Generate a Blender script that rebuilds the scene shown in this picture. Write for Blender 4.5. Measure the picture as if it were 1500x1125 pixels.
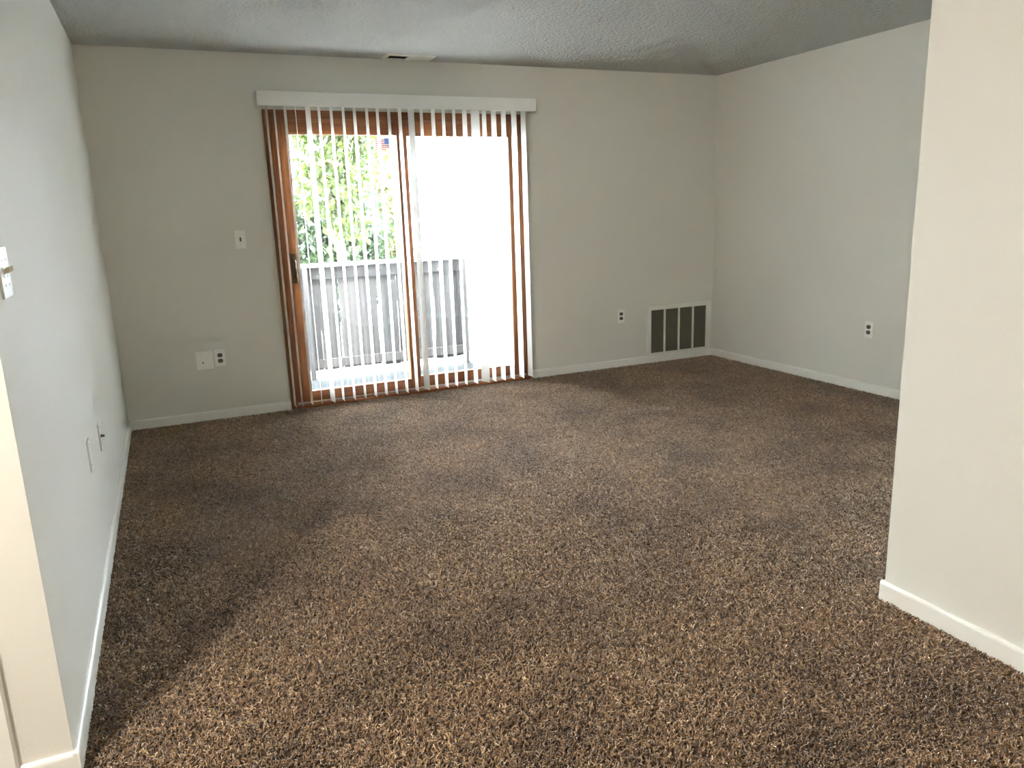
import bpy, bmesh, math, random
from mathutils import Vector, Matrix

for o in list(bpy.data.objects):
    bpy.data.objects.remove(o, do_unlink=True)
S = bpy.context.scene
C = S.collection
R = math.radians

# ------------------------------------------------------------------ camera
YAW, PIT, ROL = 0.416225, 0.222689, -0.034553
F = Vector((math.sin(YAW) * math.cos(PIT), math.cos(YAW) * math.cos(PIT), -math.sin(PIT)))
Rt = Vector((math.cos(YAW), -math.sin(YAW), 0))
Up = Rt.cross(F)
Rt2 = math.cos(ROL) * Rt + math.sin(ROL) * Up
Up2 = -math.sin(ROL) * Rt + math.cos(ROL) * Up
cam = bpy.data.objects.new('camera', bpy.data.cameras.new('camera'))
C.objects.link(cam)
M = Matrix((Rt2, Up2, -F)).transposed().to_4x4()
M.translation = Vector((0.363285, -5.587752, 1.363798))
cam.matrix_world = M
cam.data.sensor_width = 36.0
cam.data.lens = 1114.6977 / 1500 * 36
cam.data.clip_start = 0.05
S.camera = cam

# ------------------------------------------------------------------ light
S.view_settings.view_transform = 'Standard'
S.view_settings.look = 'None'
S.view_settings.gamma = 1
S.view_settings.exposure = 3.0
S.view_settings.use_curve_mapping = False
S.cycles.diffuse_bounces = 8

W_ = bpy.data.worlds.new('overcast_sky')
S.world = W_
W_.use_nodes = True
bg = W_.node_tree.nodes['Background']
bg.inputs[0].default_value = (0.81, 0.92, 1.0, 1)      # bright hazy white sky
bg.inputs[1].default_value = 12.0

def globe_lamp(name, loc, radius, power, col):
    l = bpy.data.lights.new(name, 'POINT')
    l.shadow_soft_size = radius
    l.energy = power
    l.color = col
    o = bpy.data.objects.new(name, l)
    o.location = loc
    C.objects.link(o)
    return o


# warm ceiling globe of the room the photograph is taken from
globe_lamp('ceiling_lamp', (-0.9, -4.85, 2.25), 0.12, 24.5, (1.0, 0.945, 0.84))

# ------------------------------------------------------------------ sizes
W, H = 4.8625, 2.44
DL, DR, DT = 1.067, 3.022, 2.089           # door opening in the back wall
YL = -3.592                                # where the left wall ends
XR, YR = 2.497, -3.896                     # outside corner of the near right wall
BACK = -9.0
XFAR = -2.6
T = 0.12

# ------------------------------------------------------------------ materials


def mat(name, col, rough=0.6, spec=0.3, metal=0.0, **kw):
    m = bpy.data.materials.new(name)
    m.use_nodes = True
    b = m.node_tree.nodes['Principled BSDF']
    b.inputs['Base Color'].default_value = (*col, 1)
    b.inputs['Roughness'].default_value = rough
    b.inputs['Specular IOR Level'].default_value = spec
    b.inputs['Metallic'].default_value = metal
    for k, v in kw.items():
        b.inputs[k].default_value = v
    return m


def nodes(m):
    nt = m.node_tree
    return nt, nt.nodes, nt.links, nt.nodes['Principled BSDF']


def tex_noise(nt, scale, detail=2, rough=0.5, stretch=None, coord='Object'):
    tc = nt.nodes.new('ShaderNodeTexCoord')
    n = nt.nodes.new('ShaderNodeTexNoise')
    n.inputs['Scale'].default_value = scale
    n.inputs['Detail'].default_value = detail
    n.inputs['Roughness'].default_value = rough
    if stretch:
        mp = nt.nodes.new('ShaderNodeMapping')
        mp.inputs['Scale'].default_value = stretch
        nt.links.new(tc.outputs[coord], mp.inputs[0])
        nt.links.new(mp.outputs[0], n.inputs['Vector'])
    else:
        nt.links.new(tc.outputs[coord], n.inputs['Vector'])
    return n


def ramp(nt, fac, stops):
    r = nt.nodes.new('ShaderNodeValToRGB')
    el = r.color_ramp.elements
    while len(el) > 1:
        el.remove(el[-1])
    el[0].position = stops[0][0]
    el[0].color = (*stops[0][1], 1)
    for p, c in stops[1:]:
        e = el.new(p)
        e.color = (*c, 1)
    nt.links.new(fac, r.inputs[0])
    return r


def bump(m, height, strength, dist):
    nt, nd, lk, b = nodes(m)
    u = nd.new('ShaderNodeBump')
    u.inputs['Strength'].default_value = strength
    u.inputs['Distance'].default_value = dist
    lk.new(height, u.inputs['Height'])
    lk.new(u.outputs[0], b.inputs['Normal'])


def wall_paint(name, col):
    m = mat(name, col, 0.75, 0.2)
    nt, nd, lk, b = nodes(m)
    n = tex_noise(nt, 160, 3, 0.6)
    bump(m, n.outputs[0], 0.25, 0.002)
    n2 = tex_noise(nt, 1.3, 2)
    r = ramp(nt, n2.outputs[0], [(0.3, tuple(c * 0.97 for c in col)), (0.7, col)])
    lk.new(r.outputs[0], b.inputs['Base Color'])
    return m


M_wall = wall_paint('wall_paint', (0.77, 0.752, 0.695))
M_trim = mat('trim_paint', (0.88, 0.87, 0.83), 0.35, 0.45)
M_plate = mat('plate_plastic', (0.90, 0.89, 0.85), 0.3, 0.5)
M_ivory = mat('ivory_plastic', (0.55, 0.46, 0.30), 0.35, 0.5)
M_socket = mat('brown_socket', (0.13, 0.11, 0.085), 0.4, 0.4)
M_dark = mat('dark_cavity', (0.012, 0.010, 0.008), 0.9, 0.1)
M_screw = mat('screw_metal', (0.55, 0.53, 0.5), 0.35, 0.5, 0.8)
M_grille = mat('grille_enamel', (0.84, 0.82, 0.76), 0.4, 0.4)
M_louver = mat('louver_enamel_and_shade', (0.16, 0.145, 0.11), 0.5, 0.3)
M_brass = mat('aged_brass', (0.10, 0.075, 0.035), 0.4, 0.5, 0.7)
M_alu = mat('track_aluminium', (0.62, 0.58, 0.56), 0.35, 0.5, 0.6)

# popcorn ceiling
M_ceil = mat('popcorn_ceiling', (0.54, 0.535, 0.51), 0.9, 0.1)
nt, nd, lk, b = nodes(M_ceil)
v = nd.new('ShaderNodeTexVoronoi')
v.inputs['Scale'].default_value = 48
tc = nd.new('ShaderNodeTexCoord')
lk.new(tc.outputs['Object'], v.inputs['Vector'])
n = tex_noise(nt, 42, 4, 0.75)
mx = nd.new('ShaderNodeMath')
mx.operation = 'SUBTRACT'
lk.new(n.outputs[0], mx.inputs[0])
lk.new(v.outputs['Distance'], mx.inputs[1])
bump(M_ceil, mx.outputs[0], 0.9, 0.013)

# stained wood of the door
def wood(name, dark, mid, light, axis):
    m = mat(name, mid, 0.42, 0.45)
    nt, nd, lk, b = nodes(m)
    st = {'x': (0.6, 9, 9), 'z': (9, 9, 0.6)}[axis]
    n = tex_noise(nt, 5, 6, 0.65, st)
    r = ramp(nt, n.outputs[0], [(0.3, dark), (0.5, mid), (0.72, light)])
    lk.new(r.outputs[0], b.inputs['Base Color'])
    bump(m, n.outputs[0], 0.15, 0.002)
    return m


M_wood_v = wood('oak_stain_upright', (0.1368, 0.0418, 0.0101), (0.2304, 0.0756, 0.0187), (0.3096, 0.1152, 0.0324), 'z')
M_wood_h = wood('oak_stain_level', (0.1292, 0.0394, 0.0095), (0.2176, 0.0714, 0.0177), (0.2924, 0.1088, 0.0306), 'x')

# clear door glass: Fresnel mix of see-through and mirror
M_glass = bpy.data.materials.new('door_glass')
M_glass.use_nodes = True
nt = M_glass.node_tree
nt.nodes.clear()
out = nt.nodes.new('ShaderNodeOutputMaterial')
tr = nt.nodes.new('ShaderNodeBsdfTransparent')
tr.inputs[0].default_value = (0.97, 0.985, 0.98, 1)
gl = nt.nodes.new('ShaderNodeBsdfGlossy')
gl.inputs['Roughness'].default_value = 0.02
fr = nt.nodes.new('ShaderNodeFresnel')
fr.inputs[0].default_value = 1.45
mix = nt.nodes.new('ShaderNodeMixShader')
nt.links.new(fr.outputs[0], mix.inputs[0])
nt.links.new(tr.outputs[0], mix.inputs[1])
nt.links.new(gl.outputs[0], mix.inputs[2])
nt.links.new(mix.outputs[0], out.inputs[0])


def translucent(name, col, frac, tcol=None, rough=0.5):
    m = mat(name, col, rough, 0.3)
    nt, nd, lk, b = nodes(m)
    t = nd.new('ShaderNodeBsdfTranslucent')
    t.inputs[0].default_value = (*(tcol or col), 1)
    x = nd.new('ShaderNodeMixShader')
    x.inputs[0].default_value = frac
    o = nd['Material Output']
    lk.new(b.outputs[0], x.inputs[1])
    lk.new(t.outputs[0], x.inputs[2])
    lk.new(x.outputs[0], o.inputs[0])
    return m, t


M_vane, _ = translucent('vane_vinyl', (0.92, 0.92, 0.90), 0.03, None, 0.4)
M_valance = mat('valance_vinyl', (0.90, 0.90, 0.88), 0.4, 0.4)

# carpet
def carpet_mat(name, pile):
    m = mat(name, (0.13, 0.085, 0.055), 0.9, 0.15)
    nt, nd, lk, b = nodes(m)
    b.inputs['Sheen Weight'].default_value = 1.0
    b.inputs['Sheen Roughness'].default_value = 0.4
    b.inputs['Sheen Tint'].default_value = (0.68, 0.66, 0.68, 1)
    stops = [(0.0, (0.0969, 0.0486, 0.0200)), (0.3, (0.2280, 0.1296, 0.0620)), (0.6, (0.3534, 0.2106, 0.1080)), (0.88, (0.5016, 0.3240, 0.1750)), (1.0, (0.8208, 0.6048, 0.4000))]
    if pile:
        oi = nd.new('ShaderNodeObjectInfo')
        r = ramp(nt, oi.outputs['Random'], stops)
    else:
        n = tex_noise(nt, 240, 3, 0.7)
        r = ramp(nt, n.outputs[0], [(0.2, (0.06, 0.038, 0.022)), (0.8, (0.17, 0.11, 0.068))])
    g = nd.new('ShaderNodeNewGeometry')
    n2 = nd.new('ShaderNodeTexNoise')
    n2.inputs['Scale'].default_value = 2.2
    n2.inputs['Detail'].default_value = 4
    n2.inputs['Roughness'].default_value = 0.6
    lk.new(g.outputs['Position'], n2.inputs['Vector'])
    r2 = ramp(nt, n2.outputs[0], [(0.32, (0.56, 0.53, 0.50)), (0.56, (1, 1, 1))])
    mm = nd.new('ShaderNodeMix')
    mm.data_type = 'RGBA'
    mm.blend_type = 'MULTIPLY'
    mm.inputs['Factor'].default_value = 1
    lk.new(r.outputs[0], mm.inputs['A'])
    lk.new(r2.outputs[0], mm.inputs['B'])
    lk.new(mm.outputs['Result'], b.inputs['Base Color'])
    return m


M_carpet = carpet_mat('carpet_backing', False)
M_pile = carpet_mat('carpet_yarn', True)

# outdoors
M_board = mat('weathered_board', (0.10, 0.09, 0.083), 0.85, 0.15)
nt, nd, lk, b = nodes(M_board)
oi = nd.new('ShaderNodeObjectInfo')
n = tex_noise(nt, 5, 2, 0.5, (5, 5, 0.25))
ad = nd.new('ShaderNodeMath')
ad.operation = 'MULTIPLY_ADD'
ad.inputs[1].default_value = 0.6
lk.new(oi.outputs['Random'], ad.inputs[0])
lk.new(n.outputs[0], ad.inputs[2])
r = ramp(nt, ad.outputs[0], [(0.35, (0.014, 0.0125, 0.0122)), (0.75, (0.027, 0.0240, 0.0230)), (1.0, (0.040, 0.0345, 0.0325))])
lk.new(r.outputs[0], b.inputs['Base Color'])
M_cap = mat('weathered_cap', (0.46, 0.44, 0.42), 0.85, 0.15)
M_siding = mat('white_siding', (0.75, 0.76, 0.75), 0.6, 0.25)
M_deck = mat('grey_deck', (0.40, 0.41, 0.41), 0.8, 0.2)
nt, nd, lk, b = nodes(M_deck)
n = tex_noise(nt, 5, 5, 0.7)
r = ramp(nt, n.outputs[0], [(0.3, (0.0085, 0.0092, 0.0094)), (0.7, (0.0115, 0.012, 0.0123))])
lk.new(r.outputs[0], b.inputs['Base Color'])
M_ground = mat('pale_pavement', (0.52, 0.52, 0.50), 0.9, 0.1)
nt, nd, lk, b = nodes(M_ground)
n = tex_noise(nt, 0.8, 5, 0.7)
r = ramp(nt, n.outputs[0], [(0.35, (0.14, 0.142, 0.135)), (0.65, (0.20, 0.20, 0.195))])
lk.new(r.outputs[0], b.inputs['Base Color'])
M_bark = mat('bark', (0.16, 0.12, 0.09), 0.9, 0.1)
nt, nd, lk, b = nodes(M_bark)
n = tex_noise(nt, 12, 4, 0.7, (3, 3, 0.6))
r = ramp(nt, n.outputs[0], [(0.3, (0.09, 0.07, 0.05)), (0.7, (0.22, 0.18, 0.14))])
lk.new(r.outputs[0], b.inputs['Base Color'])


def leaf_mat(name, a, c, d):
    m, t = translucent(name, c, 0.45, c, 0.5)
    nt, nd, lk, b = nodes(m)
    g = nd.new('ShaderNodeNewGeometry')
    r = ramp(nt, g.outputs['Random Per Island'], [(0.0, a), (0.5, c), (1.0, d)])
    lk.new(r.outputs[0], b.inputs['Base Color'])
    lk.new(r.outputs[0], t.inputs[0])
    return m


M_leaf = [
    leaf_mat('leaf_deep_green', (0.0077, 0.0138, 0.0051), (0.0142, 0.0245, 0.0078), (0.0263, 0.0347, 0.0113)),
    leaf_mat('leaf_bright_green', (0.0144, 0.0239, 0.0035), (0.0286, 0.0410, 0.0049), (0.0450, 0.0511, 0.0073)),
    leaf_mat('leaf_yellow_green', (0.0242, 0.0270, 0.0054), (0.0447, 0.0420, 0.0080), (0.0691, 0.0510, 0.0121)),
]
M_red = mat('sticker_red', (0.45, 0.07, 0.07), 0.5)
M_white = mat('sticker_white', (0.75, 0.72, 0.70), 0.5)
M_blue = mat('sticker_blue', (0.06, 0.12, 0.40), 0.5)

# ------------------------------------------------------------------ mesh helpers


def link(name, bm, m, parent=None, smooth=False):
    me = bpy.data.meshes.new(name)
    bmesh.ops.recalc_face_normals(bm, faces=bm.faces)
    bm.to_mesh(me)
    bm.free()
    if smooth:
        for p in me.polygons:
            p.use_smooth = True
    o = bpy.data.objects.new(name, me)
    if m:
        me.materials.append(m)
    C.objects.link(o)
    if parent:
        o.parent = parent
    return o


def add_box(bm, x0, x1, y0, y1, z0, z1, bev=0.0, seg=1):
    r = bmesh.ops.create_cube(bm, size=1)
    vs = r['verts']
    bmesh.ops.scale(bm, vec=(x1 - x0, y1 - y0, z1 - z0), verts=vs)
    bmesh.ops.translate(bm, vec=((x0 + x1) / 2, (y0 + y1) / 2, (z0 + z1) / 2), verts=vs)
    if bev:
        es = list({e for v in vs for e in v.link_edges})
        bmesh.ops.bevel(bm, geom=es, offset=bev, segments=seg, affect='EDGES', profile=0.5)


def box(name, m, x0, x1, y0, y1, z0, z1, bev=0.0, parent=None, seg=1):
    bm = bmesh.new()
    add_box(bm, x0, x1, y0, y1, z0, z1, bev, seg)
    return link(name, bm, m, parent)


def prism(name, m, pts, vec, parent=None, smooth=False):
    """closed outline of 3-D points swept along vec"""
    bm = bmesh.new()
    a = [bm.verts.new(p) for p in pts]
    f = bm.faces.new(a)
    r = bmesh.ops.extrude_face_region(bm, geom=[f])
    bmesh.ops.translate(bm, vec=vec, verts=[g for g in r['geom'] if isinstance(g, bmesh.types.BMVert)])
    return link(name, bm, m, parent, smooth)


def empty(name, loc, rot=(0, 0, 0), parent=None):
    o = bpy.data.objects.new(name, None)
    o.location = loc
    o.rotation_euler = rot
    o.empty_display_size = 0.1
    C.objects.link(o)
    if parent:
        o.parent = parent
    return o


def thing(o, label, cat, group=None):
    o['label'] = label
    o['category'] = cat
    if group:
        o['group'] = group
    return o


def struct(o, label=None):
    o['kind'] = 'structure'
    if label:
        o['label'] = label
    return o


def cyl(bm, p0, p1, r0, r1, n=10):
    p0, p1 = Vector(p0), Vector(p1)
    d = p1 - p0
    q = d.to_track_quat('Z', 'Y').to_matrix().to_4x4()
    q.translation = (p0 + p1) / 2
    bmesh.ops.create_cone(bm, cap_ends=True, segments=n, radius1=r0, radius2=r1, depth=d.length, matrix=q)


# ------------------------------------------------------------------ room shell
struct(box('floor', M_carpet, XFAR - T, W + T, BACK - T, 0.0, -0.12, 0.0))
floor = bpy.data.objects['floor']
floor['label'] = 'brown cut pile carpet floor running to the glass door'
struct(box('ceiling', M_ceil, XFAR - T, W + T, BACK - T, 0.14, H, H + 0.12), 'off white popcorn textured ceiling')
wb = prism('wall_back', M_wall, [(-T, 0, 0), (DL, 0, 0), (DL, 0, DT), (DR, 0, DT), (DR, 0, 0), (W + T, 0, 0), (W + T, 0, H), (-T, 0, H)], (0, 0.14, 0))
struct(wb, 'shaded cream back wall around the sliding glass door')
struct(box('wall_left', M_wall, -T, 0, YL, 0.0, 0, H), 'pale daylit left wall with two low wall plates')
struct(box('wall_right', M_wall, W, W + T, YR - T, 0.0, 0, H), 'grey green shaded right wall with one outlet')
struct(box('wall_near_right', M_wall, XR, XR + T, BACK, YR, 0, H), 'bright cream wall end close on the right')
struct(box('wall_alcove', M_wall, XR + T, W, YR - T, YR, 0, H))
struct(box('wall_near_left', M_wall, XFAR, -T, YL, YL + T, 0, H), 'narrow cream wall face at the lower left')
struct(box('wall_far_left', M_wall, XFAR - T, XFAR, BACK, YL + T, 0, H))
struct(box('wall_behind', M_wall, XFAR, XR, BACK - T, BACK, 0, H))

BH, BT = 0.074, 0.013


def base_profile():
    p = [(0, 0), (BT, 0), (BT, BH - 0.012)]
    for i in range(1, 5):
        a = i / 4 * math.pi / 2
        p.append((BT - 0.010 + 0.010 * math.cos(a), BH - 0.012 + 0.012 * math.sin(a)))
    p.append((0, BH))
    return p


def baseboard(name, a, b_, nrm):
    a, b_, nrm = Vector(a), Vector(b_), Vector(nrm)
    pts = [a + nrm * d + Vector((0, 0, z)) for d, z in base_profile()]
    return struct(prism(name, M_trim, pts, b_ - a))


baseboard('baseboard_back_left', (0, 0, 0), (DL, 0, 0), (0, -1, 0))
baseboard('baseboard_back_right', (DR, 0, 0), (W, 0, 0), (0, -1, 0))
baseboard('baseboard_left', (0, 0, 0), (0, YL - BT, 0), (1, 0, 0))
baseboard('baseboard_right', (W, 0, 0), (W, YR, 0), (-1, 0, 0))
baseboard('baseboard_near_left', (0, YL, 0), (-0.114, YL, 0), (0, -1, 0))
baseboard('baseboard_alcove', (XR, YR, 0), (W, YR, 0), (0, 1, 0))
# near right baseboard: rounded nose at the outside corner
nr = prism('baseboard_near_right', M_trim, [Vector((XR, YR + BT, 0)) + Vector((-d, 0, z)) for d, z in base_profile()], (0, BACK - YR, 0))
bmx = bmesh.new()
bmx.from_mesh(nr.data)
ed = [e for e in bmx.edges if all(abs(v_.co.y - (YR + BT)) < 1e-5 for v_ in e.verts) and max(v_.co.x for v_ in e.verts) < XR - 0.001]
bmesh.ops.bevel(bmx, geom=ed, offset=0.006, segments=3, affect='EDGES', profile=0.5)
bmx.to_mesh(nr.data)
bmx.free()
struct(nr)

# casing of the doorway on the near left wall, cut by the picture's edge
struct(prism('trim_1', M_trim, [(-0.116, YL, 0), (-0.116, YL - 0.010, 0), (-0.121, YL - 0.015, 0), (-0.150, YL - 0.017, 0), (-0.172, YL - 0.012, 0), (-0.174, YL, 0)], (0, 0, 2.05)),
       'painted door casing upright at the lower left edge')

# ------------------------------------------------------------------ carpet pile
def yarn(seed):
    rnd = random.Random(seed)
    bm = bmesh.new()
    for k in range(2):
        a = rnd.uniform(0, 6.28)
        lean = rnd.uniform(0.45, 1.1)
        bx_, by_ = rnd.uniform(-0.002, 0.002), rnd.uniform(-0.002, 0.002)
        rings = []
        for i in range(4):
            t_ = i / 3
            h = 0.0105 * math.sin(t_ * 1.45) * rnd.uniform(0.9, 1.1)
            d = 0.010 * lean * t_ * t_
            rad = [0.0020, 0.0023, 0.0021, 0.0009][i]
            tw = t_ * 2.0
            cx, cy = bx_ + d * math.cos(a + 0.5 * t_), by_ + d * math.sin(a + 0.5 * t_)
            rings.append([bm.verts.new((cx + rad * math.cos(tw + j * 2.094), cy + rad * math.sin(tw + j * 2.094), h + 0.0)) for j in range(3)])
        for i in range(3):
            for j in range(3):
                bm.faces.new((rings[i][j], rings[i][(j + 1) % 3], rings[i + 1][(j + 1) % 3], rings[i + 1][j]))
        bm.faces.new(rings[3])
    me = bpy.data.meshes.new('yarn')
    bmesh.ops.recalc_face_normals(bm, faces=bm.faces)
    bm.to_mesh(me)
    bm.free()
    for p in me.polygons:
        p.use_smooth = True
    me.materials.append(M_pile)
    return me


def pile_object():
    # the carpet the photograph shows, as one mesh that the tufts grow from
    rects = [(BT, W - BT, YR + BT, -0.006), (BT, XR - BT, -5.6, YR + BT), (-0.5, BT, -5.6, YL - BT - 0.02)]
    bm = bmesh.new()
    for x0, x1, y0, y1 in rects:
        bm.faces.new([bm.verts.new(p) for p in ((x0, y0, 0), (x1, y0, 0), (x1, y1, 0), (x0, y1, 0))])
    o = link('carpet_pile', bm, M_pile)
    o.parent = floor
    o['kind'] = 'stuff'
    o['label'] = 'short brown flecked carpet pile'
    ng = bpy.data.node_groups.new('pile_tufts', 'GeometryNodeTree')
    ng.interface.new_socket('Geometry', in_out='INPUT', socket_type='NodeSocketGeometry')
    ng.interface.new_socket('Geometry', in_out='OUTPUT', socket_type='NodeSocketGeometry')
    N = ng.nodes
    L = ng.links
    gi, go = N.new('NodeGroupInput'), N.new('NodeGroupOutput')
    dp = N.new('GeometryNodeDistributePointsOnFaces')
    dp.inputs['Density'].default_value = 21000
    L.new(gi.outputs[0], dp.inputs['Mesh'])
    rv = N.new('FunctionNodeRandomValue')
    rv.data_type = 'FLOAT_VECTOR'
    rv.inputs[0].default_value = (-0.25, -0.25, 0)
    rv.inputs[1].default_value = (0.25, 0.25, 6.283)
    sc = N.new('FunctionNodeRandomValue')
    sc.data_type = 'FLOAT'
    sc.inputs[2].default_value = 0.75
    sc.inputs[3].default_value = 1.25
    ri = N.new('FunctionNodeRandomValue')
    ri.data_type = 'INT'
    ri.inputs[4].default_value = 0
    ri.inputs[5].default_value = 4
    ip = N.new('GeometryNodeInstanceOnPoints')
    L.new(dp.outputs['Points'], ip.inputs['Points'])
    L.new(rv.outputs[0], ip.inputs['Rotation'])
    L.new(sc.outputs[1], ip.inputs['Scale'])
    ip.inputs['Pick Instance'].default_value = True
    L.new(ri.outputs[2], ip.inputs['Instance Index'])
    jn = N.new('GeometryNodeJoinGeometry')
    for k in range(5):
        # a yarn mesh wrapped as an instance
        ob = bpy.data.objects.new('yarn', yarn(k + 1))
        on = N.new('GeometryNodeObjectInfo')
        on.inputs['As Instance'].default_value = True
        on.inputs['Object'].default_value = ob
        L.new(on.outputs['Geometry'], jn.inputs[0])
    L.new(jn.outputs[0], ip.inputs['Instance'])
    L.new(ip.outputs[0], go.inputs[0])
    md = o.modifiers.new('pile', 'NODES')
    md.node_group = ng
    return o


pile_object()

# ------------------------------------------------------------------ sliding glass door
door = struct(empty('door_1', ((DL + DR) / 2, 0, 0)), 'brown stained wood sliding glass door')
door['category'] = 'door'
DX = (DL + DR) / 2


def dbox(name, m, x0, x1, y0, y1, z0, z1, bev=0.002, parent=None, px=DX, py=0.0):
    """box in room coordinates under a parent standing at (px, py, 0)"""
    o = box(name, m, x0 - px, x1 - px, y0 - py, y1 - py, z0, z1, bev, parent)
    return o


E_ = 0.0005
dbox('jamb', M_wood_v, DL + E_, DL + 0.036, -0.008, 0.135, 0, DT - E_, 0.003, door)
dbox('jamb', M_wood_v, DR - 0.036, DR - E_, -0.008, 0.135, 0, DT - E_, 0.003, door)
dbox('door_head', M_wood_h, DL + 0.036, DR - 0.036, -0.008, 0.135, DT - 0.060, DT - E_, 0.003, door)
dbox('sill', M_wood_h, DL + 0.036, DR - 0.036, -0.030, 0.135, 0.008, 0.034, 0.004, door)
dbox('stop', M_wood_v, DL + 0.036, DL + 0.050, 0.0, 0.012, 0.034, DT - 0.052, 0.002, door)
dbox('stop', M_wood_v, DR - 0.050, DR - 0.036, 0.0, 0.012, 0.034, DT - 0.052, 0.002, door)
dbox('stop', M_wood_h, DL + 0.050, DR - 0.050, 0.0, 0.012, DT - 0.072, DT - 0.060, 0.002, door)
dbox('track', M_alu, DL + 0.037, DR - 0.037, 0.030, 0.040, 0.034, 0.046, 0.001, door)


def panel(name, x0, x1, y0, y1, z0, z1, ls, rs, tr_, br, label):
    p = empty(name, (0, 0, 0), parent=door)
    p['label'] = label
    dbox('stile', M_wood_v, x0, x0 + ls, y0, y1, z0, z1, 0.004, p)
    dbox('stile', M_wood_v, x1 - rs, x1, y0, y1, z0, z1, 0.004, p)
    dbox('rail', M_wood_h, x0 + ls, x1 - rs, y0 + 0.001, y1 - 0.001, z1 - tr_, z1, 0.004, p)
    dbox('rail', M_wood_h, x0 + ls, x1 - rs, y0 + 0.001, y1 - 0.001, z0, z0 + br, 0.004, p)
    ym = (y0 + y1) / 2
    dbox('glass', M_glass, x0 + ls, x1 - rs, ym - 0.002, ym + 0.002, z0 + br, z1 - tr_, 0, p)
    return p


sl = panel('sliding_panel', DL + 0.052, 2.070, 0.016, 0.054, 0.047, DT - 0.061, 0.098, 0.078, 0.097, 0.075, 'sliding leaf with dark handle on its left stile')
fx = panel('fixed_panel', 1.995, DR - 0.038, 0.066, 0.104, 0.035, DT - 0.061, 0.078, 0.085, 0.098, 0.090, 'fixed leaf on the right')
# handle on the sliding leaf
bm = bmesh.new()
hx, hy = 1.186 - DX, 0.016
add_box(bm, hx - 0.018, hx + 0.018, hy - 0.006, hy, 0.915, 1.125, 0.002)
link('handle_plate', bm, M_brass, sl)
bm = bmesh.new()
hp = [(0, -0.004, 0.945), (0, -0.030, 0.955), (0, -0.040, 0.985), (0, -0.040, 1.055), (0, -0.030, 1.085), (0, -0.004, 1.095)]
for i in range(5):
    a, c = hp[i], hp[i + 1]
    cyl(bm, (hx + a[0], hy + a[1], a[2]), (hx + c[0], hy + c[1], c[2]), 0.008, 0.008, 8)
link('handle', bm, M_brass, sl, True)

# ------------------------------------------------------------------ flag sticker on the glass
fw, fh = 0.122, 0.082
fs = thing(empty('flag_sticker', (1.893, 0.0315, 1.874)), 'small red white and blue striped flag sticker on the door glass', 'sticker')
box('backing', M_white, -fw / 2, fw / 2, 0, 0.0010, -fh / 2, fh / 2, 0, fs)
for k in range(7):
    z1_ = fh / 2 - k * 2 * fh / 13
    x1_ = fw / 2 if k > 3 else fw / 2 - fw * 0.4
    o = box('stripe', M_red, -fw / 2, x1_, -0.0004, 0.0, z1_ - fh / 13, z1_, 0, fs)
box('canton', M_blue, fw / 2 - fw * 0.4, fw / 2, -0.0006, 0.0, fh / 2 - fh * 7 / 13, fh / 2, 0, fs)
bm = bmesh.new()
for i in range(9):
    for j in range(11):
        if (i + j) % 2 == 0:
            cx = fw / 2 - fw * 0.4 * (j + 1) / 12
            cz = fh / 2 - fh * 7 / 13 * (i + 1) / 10
            vs = []
            for k in range(10):
                a = math.pi / 2 + k * math.pi / 5
                q = 0.0016 if k % 2 == 0 else 0.0007
                vs.append(bm.verts.new((cx + q * math.cos(a), -0.0008, cz + q * math.sin(a))))
            bm.faces.new(vs)
st = link('stars', bm, M_white, fs)
st['kind'] = 'stuff'

# ------------------------------------------------------------------ vertical blind
VY = -0.062
blind = thing(empty('vertical_blind', (2.06, VY, 0)), 'white vertical blind with narrow open vanes hanging over the glass door', 'blind')
VX0, VX1, VZ0, VZ1 = 1.028, 3.058, 2.098, 2.190
vy0, vy1 = -0.125, -0.0005
bm = bmesh.new()
add_box(bm, VX0 - 2.06, VX1 - 2.06, vy0 - VY, vy0 + 0.008 - VY, VZ0, VZ1, 0.0015)
link('valance', bm, M_valance, blind)
for xa in (VX0, VX1 - 0.006):
    dbox('valance_return', M_valance, xa, xa + 0.006, vy0 + 0.008, vy1, VZ0, VZ1, 0.001, blind, 2.06, VY)
dbox('head_rail', M_valance, VX0 + 0.012, VX1 - 0.012, VY - 0.022, VY + 0.022, VZ1 - 0.040, VZ1 - 0.008, 0.003, blind, 2.06, VY)
vane_w = 0.089


def vane_mesh():
    bm = bmesh.new()
    prof = [(-0.5, 0.0), (-0.25, 0.0022), (0.0, 0.003), (0.25, 0.0022), (0.5, 0.0)]
    th = 0.0009
    zt, zb = VZ1 - 0.055, 0.041
    def ring(z):
        a = [bm.verts.new((d, w * vane_w, z)) for w, d in prof]
        b2 = [bm.verts.new((d + th, w * vane_w, z)) for w, d in reversed(prof)]
        return a + b2
    r0, r1 = ring(zb), ring(zt)
    n_ = len(r0)
    for i in range(n_):
        bm.faces.new((r0[i], r0[(i + 1) % n_], r1[(i + 1) % n_], r1[i]))
    bm.faces.new(r0)
    bm.faces.new(list(reversed(r1)))
    bmesh.ops.recalc_face_normals(bm, faces=bm.faces)
    me = bpy.data.meshes.new('vane')
    bm.to_mesh(me)
    bm.free()
    me.materials.append(M_vane)
    return me


vm = vane_mesh()
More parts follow.
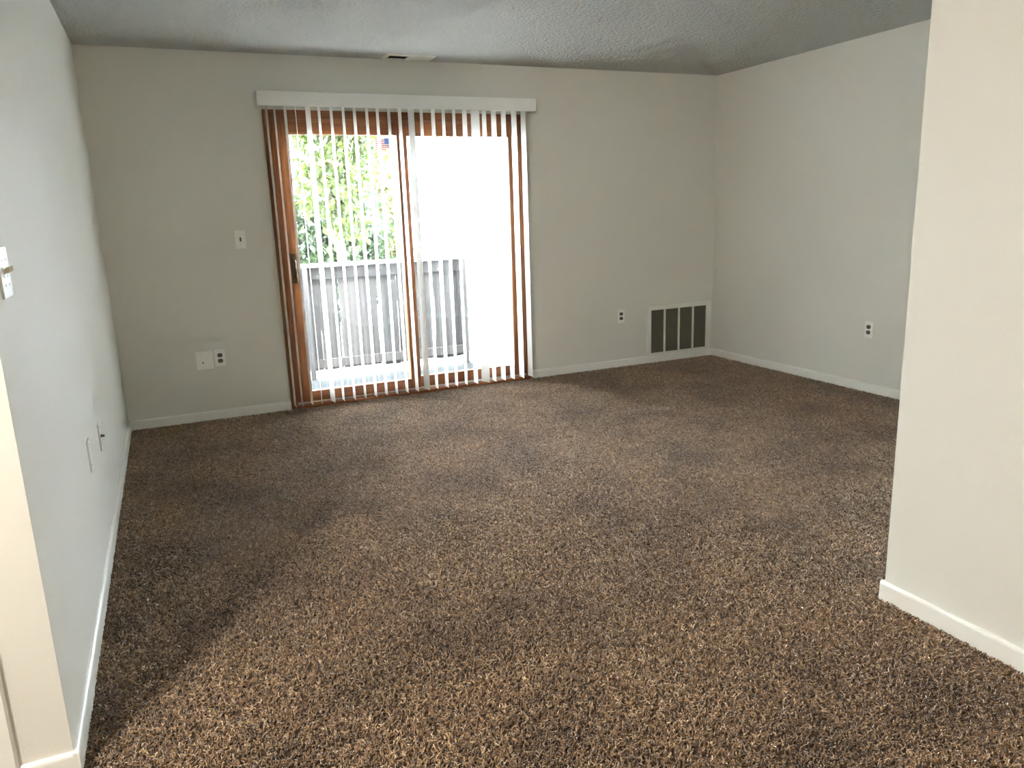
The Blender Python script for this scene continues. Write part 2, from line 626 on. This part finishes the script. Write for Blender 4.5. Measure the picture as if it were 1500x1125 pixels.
# (position along the rail, turn of the vane in degrees)
vanes = [(1.087, 5), (1.138, 4), (1.207, 6), (1.278, -3), (1.359, 12), (1.437, 4), (1.519, 4), (1.600, 3), (1.681, 4), (1.763, 3),
         (1.843, 2), (1.925, 2), (2.005, 3), (2.086, 12), (2.166, 0), (2.249, 3), (2.329, -1), (2.411, -2), (2.494, 5), (2.578, 24),
         (2.653, 2), (2.732, 6), (2.813, 4), (2.896, 6), (2.974, 4)]
rnd = random.Random(5)
for x, a in vanes:
    v_ = bpy.data.objects.new('vane', vm)
    v_.location = (x - 2.06, 0, 0)
    v_.rotation_euler = (rnd.uniform(-0.0012, 0.0012), rnd.uniform(-0.0015, 0.0015), R(a - (4.0 if a < 10 else 0)))
    v_.parent = blind
    C.objects.link(v_)
    bm = bmesh.new()
    add_box(bm, -0.004, 0.004, -0.008, 0.008, VZ1 - 0.058, VZ1 - 0.040, 0.001)
    k_ = link('vane_clip', bm, M_plate, v_)

# ------------------------------------------------------------------ wall plates (built facing -y, then turned)


def plate_root(name, loc, rz, label, cat, group=None):
    return thing(empty(name, loc, (0, 0, rz)), label, cat, group)


def plate_body(p, w, h, m=None):
    bm = bmesh.new()
    add_box(bm, -w / 2, w / 2, -0.006, 0, -h / 2, h / 2, 0.0025, 2)
    return link('cover_plate', bm, m or M_plate, p)


def screw(p, x, z):
    bm = bmesh.new()
    cyl(bm, (x, -0.0055, z), (x, -0.0072, z), 0.0032, 0.0026, 8)
    return link('screw', bm, M_screw, p)


def outlet(loc, rz, label):
    p = plate_root('wall_outlet', loc, rz, label, 'outlet', 'electrical outlets on the walls')
    plate_body(p, 0.072, 0.118)
    for s in (1, -1):
        bm = bmesh.new()
        pts = []
        for k in range(20):
            a = k / 20 * 2 * math.pi
            pts.append((0.0172 * math.cos(a), max(-0.0135, min(0.0135, 0.0172 * math.sin(a)))))
        f0 = [bm.verts.new((x, -0.0058, z + s * 0.0195)) for x, z in pts]
        f = bm.faces.new(f0)
        r_ = bmesh.ops.extrude_face_region(bm, geom=[f])
        bmesh.ops.translate(bm, vec=(0, -0.003, 0), verts=[g for g in r_['geom'] if isinstance(g, bmesh.types.BMVert)])
        rc = link('receptacle', bm, M_socket, p)
        rc['label'] = 'dark brown receptacle face'
        bm = bmesh.new()
        for sx in (-0.0063, 0.0063):
            add_box(bm, sx - 0.001, sx + 0.001, -0.0092, -0.0086, s * 0.0195 - 0.001, s * 0.0195 + 0.007)
        cyl(bm, (0, -0.0086, s * 0.0195 - 0.006), (0, -0.0092, s * 0.0195 - 0.006), 0.0024, 0.0024, 8)
        sl_ = link('slots', bm, M_dark, rc)
        sl_['kind'] = 'stuff'
    screw(p, 0, 0)
    return p


outlet((0.623, 0, 0.441), 0, 'cream outlet with two brown sockets beside the wide jack plate, left of the glass door')
outlet((3.883, 0, 0.452), 0, 'cream outlet with two brown sockets between the glass door and the large grille')
outlet((W, -1.727, 0.459), R(-90), 'white outlet with two dark sockets alone on the right wall')

# wide jack plate left of the outlet
p = plate_root('jack_plate', (0.522, 0, 0.434), 0, 'wide cream wall plate with one small dark jack, beside an outlet', 'wall plate')
plate_body(p, 0.112, 0.125)
box('jack', M_dark, -0.017, -0.009, -0.0075, -0.0055, -0.020, -0.010, 0.001, p)
screw(p, -0.013, 0.044)
screw(p, 0.030, 0.044)
screw(p, 0.030, -0.044)


def toggle_switch(loc, rz, label, two=False, m=M_socket):
    p = plate_root('light_switch', loc, rz, label, 'light switch')
    plate_body(p, 0.118 if two else 0.072, 0.122)
    xs = (-0.023, 0.023) if two else (0,)
    for x in xs:
        box('toggle_slot', M_plate if two else M_socket, x - 0.0055, x + 0.0055, -0.0075, -0.0055, -0.013, 0.013, 0.0008, p)
        o = prism('toggle', m, [(x - 0.0045, -0.007, -0.004), (x + 0.0045, -0.007, -0.004), (x + 0.0045, -0.007, 0.008), (x - 0.0045, -0.007, 0.008)], (0, -0.013, 0.007), p)
        screw(p, x, 0.030)
        screw(p, x, -0.030)
    return p


toggle_switch((0.842, 0, 1.240), 0, 'single cream switch plate with dark toggle on the back wall, left of the glass door')
toggle_switch((0, -3.395, 1.262), R(90), 'cream switch plate with beige toggles on the near left wall, cut by the picture edge', True, M_ivory)

# two low plates on the left wall
p = plate_root('blank_plate', (0, -2.337, 0.500), R(90), 'flat white wall plate on the left wall, the one nearer the camera', 'wall plate')
plate_body(p, 0.072, 0.122)
screw(p, 0, 0.042)
screw(p, 0, -0.042)
p = plate_root('coax_plate', (0, -1.882, 0.458), R(90), 'white wall plate with dark coax stud on the left wall, nearer the back corner', 'wall plate')
plate_body(p, 0.072, 0.122)
bm = bmesh.new()
cyl(bm, (0, -0.005, 0), (0, -0.010, 0), 0.0075, 0.0075, 6)
cyl(bm, (0, -0.010, 0), (0, -0.021, 0), 0.0048, 0.0048, 10)
link('coax_stud', bm, M_socket, p)
screw(p, 0, 0.042)
screw(p, 0, -0.042)

# ------------------------------------------------------------------ return air grille, low on the back wall
GX0, GX1, GZ0, GZ1 = 4.150, 4.838, 0.068, 0.512
gx0, gx1, gz0, gz1 = 4.189, 4.784, 0.094, 0.476
g = thing(empty('return_air_grille', ((GX0 + GX1) / 2, 0, (GZ0 + GZ1) / 2)), 'large low cream return air grille with four dark louvered bays near the corner', 'air grille')
gc = ((GX0 + GX1) / 2, (GZ0 + GZ1) / 2)


def gbox(name, m, x0, x1, y0, y1, z0, z1, bev=0.0, parent=g):
    return box(name, m, x0 - gc[0], x1 - gc[0], y0, y1, z0 - gc[1], z1 - gc[1], bev, parent)


bm = bmesh.new()
o4 = [(GX0, GZ0), (GX1, GZ0), (GX1, GZ1), (GX0, GZ1)]
i4 = [(gx0, gz0), (gx1, gz0), (gx1, gz1), (gx0, gz1)]
rings = [[(x, 0, z) for x, z in o4], [(x + (0.003 if x < 4.5 else -0.003), -0.010, z + (0.003 if z < 0.3 else -0.003)) for x, z in o4], [(x, -0.012, z) for x, z in i4], [(x, -0.0005, z) for x, z in i4]]
vv = [[bm.verts.new((x - gc[0], y, z - gc[1])) for x, y, z in rg] for rg in rings]
for a in range(3):
    for k in range(4):
        bm.faces.new((vv[a][k], vv[a][(k + 1) % 4], vv[a + 1][(k + 1) % 4], vv[a + 1][k]))
for k in range(4):
    bm.faces.new((vv[3][k], vv[3][(k + 1) % 4], vv[0][(k + 1) % 4], vv[0][k]))
link('grille_frame', bm, M_grille, g)
gbox('backing', M_dark, gx0, gx1, -0.0004, 0.0, gz0, gz1)
bw = (gx1 - gx0 - 3 * 0.019) / 4
for k in range(4):
    xa = gx0 + k * (bw + 0.019)
    if k:
        gbox('mullion', M_grille, xa - 0.019, xa, -0.0115, -0.0006, gz0, gz1, 0.001)
    bm = bmesh.new()
    n_ = 30
    for i in range(n_):
        z = gz0 + (i + 0.5) * (gz1 - gz0) / n_
        vs = [bm.verts.new((x - gc[0], y, zz - gc[1])) for x, y, zz in ((xa, -0.010, z - 0.004), (xa + bw, -0.010, z - 0.004), (xa + bw, -0.001, z + 0.004), (xa, -0.001, z + 0.004))]
        vs2 = [bm.verts.new(v_.co + Vector((0, 0.0003, 0.0009))) for v_ in vs]
        bm.faces.new(vs)
        bm.faces.new(list(reversed(vs2)))
        for q in range(4):
            bm.faces.new((vs[q], vs[(q + 1) % 4], vs2[(q + 1) % 4], vs2[q]))
    lo = link('louvers', bm, M_louver, g)
    lo['kind'] = 'stuff'
    lo['label'] = 'bay of fine dark louvers'
for sx in (GX0 + 0.018, GX1 - 0.025):
    bm = bmesh.new()
    cyl(bm, (sx - gc[0], -0.0105, 0), (sx - gc[0], -0.0128, 0), 0.005, 0.004, 10)
    link('screw', bm, M_grille, g)

# ------------------------------------------------------------------ supply register in the ceiling
cvx, cvy = 2.075, -0.122
cv = thing(empty('ceiling_vent', (cvx, cvy, H)), 'small white metal supply vent in the ceiling above the glass door', 'vent')
ax, ay = 0.175, 0.088
bx2, by2 = 0.150, 0.062
bm = bmesh.new()
rings = [[(-ax, -ay, 0), (ax, -ay, 0), (ax, ay, 0), (-ax, ay, 0)], [(-ax + .004, -ay + .004, -0.008), (ax - .004, -ay + .004, -0.008), (ax - .004, ay - .004, -0.008), (-ax + .004, ay - .004, -0.008)],
         [(-bx2, -by2, -0.010), (bx2, -by2, -0.010), (bx2, by2, -0.010), (-bx2, by2, -0.010)], [(-bx2, -by2, -0.0005), (bx2, -by2, -0.0005), (bx2, by2, -0.0005), (-bx2, by2, -0.0005)]]
vv = [[bm.verts.new(p_) for p_ in rg] for rg in rings]
for a in range(3):
    for k in range(4):
        bm.faces.new((vv[a][k], vv[a][(k + 1) % 4], vv[a + 1][(k + 1) % 4], vv[a + 1][k]))
for k in range(4):
    bm.faces.new((vv[3][k], vv[3][(k + 1) % 4], vv[0][(k + 1) % 4], vv[0][k]))
link('vent_frame', bm, M_grille, cv)
box('backing', M_dark, -bx2, bx2, -by2, by2, -0.0004, 0.0, 0, cv)
box('divider', M_grille, -0.010, 0.010, -by2, by2, -0.0098, -0.0006, 0.001, cv)
for side in (-1, 1):
    bm = bmesh.new()
    x0_, x1_ = (-bx2, -0.010) if side < 0 else (0.010, bx2)
    for i in range(9):
        xx = x0_ + (i + 0.5) * (x1_ - x0_) / 9
        dx = 0.006 * side
        vs = [bm.verts.new(p_) for p_ in ((xx + dx, -by2, -0.0095), (xx + dx, by2, -0.0095), (xx - dx, by2, -0.001), (xx - dx, -by2, -0.001))]
        vs2 = [bm.verts.new(v_.co + Vector((0.0008, 0, 0))) for v_ in vs]
        bm.faces.new(vs)
        bm.faces.new(list(reversed(vs2)))
        for q in range(4):
            bm.faces.new((vs[q], vs[(q + 1) % 4], vs2[(q + 1) % 4], vs2[q]))
    lo = link('louvers', bm, M_louver if side < 0 else M_grille, cv)  # left bay's slats coloured dark, standing in for the shade of its openings
    lo['kind'] = 'stuff'

# ------------------------------------------------------------------ balcony
BY = 1.80
struct(box('floor_balcony', M_deck, 0.0, 3.20, 0.141, BY + 0.02, -0.30, -0.15), 'pale grey balcony deck beyond the glass door')
SX = 3.15
struct(box('wall_balcony_side', M_siding, SX + 0.002, SX + 0.16, 0.141, BY, -0.30, 2.599), 'pale lap sided wall at the right of the balcony')
ws = bpy.data.objects['wall_balcony_side']
nb = 22
me_s = None
for i in range(nb):
    z0 = -0.29 + i * 0.126
    if me_s is None:
        o = prism('siding_board', M_siding, [(SX, 0.141, 0), (SX - 0.028, 0.141, 0.0), (SX - 0.024, 0.141, 0.003), (SX - 0.006, 0.141, 0.140), (SX, 0.141, 0.140)], (0, BY - 0.141 + 0.015, 0), ws)
        me_s = o.data
    else:
        o = bpy.data.objects.new('siding_board', me_s)
        o.parent = ws
        C.objects.link(o)
    o.location = (0, 0, z0)

fence = thing(empty('balcony_fence', (1.6, BY, -0.15)), 'weathered grey board balcony railing with a flat cap rail', 'fence')


def fbox(name, m, x0, x1, y0, y1, z0, z1, bev=0.002):
    return box(name, m, x0 - 1.6, x1 - 1.6, y0 - BY, y1 - BY, z0 + 0.15, z1 + 0.15, bev, fence)


fbox('cap_rail', M_cap, -0.1, SX - 0.03, BY - 0.075, BY + 0.06, 0.915, 0.945, 0.004)
fbox('upper_rail', M_board, -0.1, SX - 0.03, BY - 0.038, BY, 0.80, 0.9149)
fbox('lower_rail', M_board, -0.1, SX - 0.03, BY - 0.038, BY, -0.055, 0.030)
for xp in (-0.05, 1.50, SX - 0.078):
    fbox('post', M_board, xp, xp + 0.045, BY - 0.085, BY - 0.0385, -0.15, 0.9149)
rnd = random.Random(11)
x = -0.08
pitch = 0.192
while x < SX - 0.05:
    w = pitch - rnd.choice([0.004, 0.010, 0.015, 0.008])
    bm = bmesh.new()
    zb0, zb1 = -0.085 + rnd.uniform(-0.012, 0.012), -0.085 + rnd.uniform(-0.012, 0.012)
    nseg = 6
    xl, xr_ = x, min(x + w, SX - 0.032)
    cols = []
    for i in range(nseg + 1):
        t_ = i / nseg
        z_l = zb0 + (0.9149 - zb0) * t_
        z_r = zb1 + (0.9149 - zb1) * t_
        jl, jr = rnd.uniform(-0.004, 0.004), rnd.uniform(-0.004, 0.004)
        cols.append([bm.verts.new((px_ - 1.6, py_, pz_ + 0.15)) for px_, py_, pz_ in ((xl + jl, 0.0005, z_l), (xr_ + jr, 0.0005, z_r), (xr_ + jr, 0.019, z_r), (xl + jl, 0.019, z_l))])
    for i in range(nseg):
        for k in range(4):
            bm.faces.new((cols[i][k], cols[i][(k + 1) % 4], cols[i + 1][(k + 1) % 4], cols[i + 1][k]))
    bm.faces.new(cols[0])
    bm.faces.new(list(reversed(cols[-1])))
    link('board', bm, M_board, fence)
    x += pitch

# ------------------------------------------------------------------ ground and trees
GZ = -3.0
bm = bmesh.new()
bmesh.ops.create_grid(bm, x_segments=24, y_segments=24, size=60)
for v_ in bm.verts:
    v_.co.z += random.Random(int(v_.co.x * 7 + v_.co.y * 131)).uniform(-0.04, 0.04)
gr = link('ground', bm, M_ground)
gr.location = (0, 62, GZ)
struct(gr, 'pale bright ground below the balcony')


def leaf_shape(L, Wd):
    return [(0, 0, 0), (0.35 * L, 0.5 * Wd, 0.04 * L), (0.7 * L, 0.36 * Wd, 0.02 * L), (L, 0, -0.06 * L), (0.7 * L, -0.36 * Wd, 0.02 * L), (0.35 * L, -0.5 * Wd, 0.04 * L), (0.5 * L, 0, -0.03 * L)]


def tree(name, base, blobs, n_leaf, leaf_len, mi, seed, label):
    """trunk and boughs to every blob (centre, radii); leaves hang in sprays inside the blobs"""
    rnd = random.Random(seed)
    root = thing(empty(name, base), label, 'tree', 'trees behind the balcony')
    B = Vector(base)
    bm = bmesh.new()
    top = sum((Vector(bc) for bc, _ in blobs), Vector()) / len(blobs) - B
    path = [Vector((0, 0, 0)), top * 0.35 + Vector((0.08, 0, 0)), top * 0.65 + Vector((-0.06, 0.05, 0)), top]
    rad = [0.13, 0.10, 0.075, 0.045]
    for i in range(3):
        cyl(bm, path[i], path[i + 1], rad[i], rad[i + 1], 9)
    for bc, br in blobs:
        s = path[2].lerp(path[3], rnd.random())
        e = Vector(bc) - B
        mid = s.lerp(e, 0.5) + Vector((rnd.uniform(-.1, .1), rnd.uniform(-.1, .1), -0.1))
        cyl(bm, s, mid, 0.04, 0.026, 7)
        cyl(bm, mid, e, 0.026, 0.012, 7)
        for k in range(6):
            d = Vector((rnd.gauss(0, 1), rnd.gauss(0, 1), rnd.gauss(0, 0.8))).normalized()
            t2 = e + Vector((d.x * br[0], d.y * br[1], d.z * br[2])) * 0.85
            cyl(bm, mid.lerp(e, rnd.random()), t2, 0.012, 0.004, 5)
    link('trunk', bm, M_bark, root, True)
    bm = bmesh.new()
    tot = sum(br[0] * br[1] * br[2] for _, br in blobs) ** 1.0
    for bc, br in blobs:
        nl = int(n_leaf * br[0] * br[1] * br[2] / tot)
        for s_ in range(max(1, nl // 9)):
            d = Vector((rnd.gauss(0, 1), rnd.gauss(0, 1), rnd.gauss(0, 1))).normalized() * rnd.random() ** 0.4
            sp = Vector(bc) - B + Vector((d.x * br[0], d.y * br[1], d.z * br[2]))
            yaw0 = rnd.uniform(0, 6.28)
            tone = rnd.random()
            for k in range(9):
                L_ = leaf_len * rnd.uniform(0.6, 1.25)
                Mt = Matrix.Translation(sp + Vector((rnd.gauss(0, 0.07), rnd.gauss(0, 0.07), rnd.gauss(0, 0.06)))) @ Matrix.Rotation(yaw0 + rnd.uniform(-1.3, 1.3), 4, 'Z') @ Matrix.Rotation(rnd.uniform(0.1, 1.25), 4, 'Y') @ Matrix.Rotation(rnd.uniform(-0.7, 0.7), 4, 'X')
                vs = [bm.verts.new(Mt @ Vector(p_)) for p_ in leaf_shape(L_, L_ * 0.62)]
                for a in range(6):
                    bm.faces.new((vs[6], vs[a], vs[(a + 1) % 6]))
    lv = link('foliage', bm, M_leaf[mi], root)
    lv['kind'] = 'stuff'
    return root


tree('leafy_tree', (3.1, 8.6, GZ), [((2.2, 8.2, 0.9), (0.7, 0.6, 0.9)), ((2.95, 8.5, 1.0), (0.75, 0.6, 1.0)), ((3.65, 8.8, 1.0), (0.75, 0.6, 1.1)), ((2.85, 8.6, 0.0), (1.3, 0.6, 0.7))],
     9500, 0.13, 0, 3, 'dense dark green tree filling the lower part of the left glass above the railing')
tree('bright_tree', (3.0, 5.4, GZ), [((2.50, 5.3, 1.85), (0.40, 0.45, 0.6)), ((2.90, 5.5, 2.2), (0.38, 0.45, 0.6)), ((2.80, 5.5, 1.40), (0.28, 0.45, 0.5)), ((2.7, 5.5, 2.9), (0.8, 0.6, 0.5)), ((2.1, 5.4, 2.45), (0.25, 0.35, 0.25))],
     3600, 0.12, 1, 4, 'bright green broad leaved tree reaching above the top of the left glass')
tree('yellowing_tree', (5.0, 11.2, GZ), [((4.85, 11.0, 1.2), (0.32, 0.5, 1.0)), ((4.8, 11.1, 0.3), (0.6, 0.5, 0.6)), ((4.7, 11.1, 2.4), (0.3, 0.4, 0.7))],
     1800, 0.14, 2, 6, 'yellow green tree seen just left of the meeting stiles')
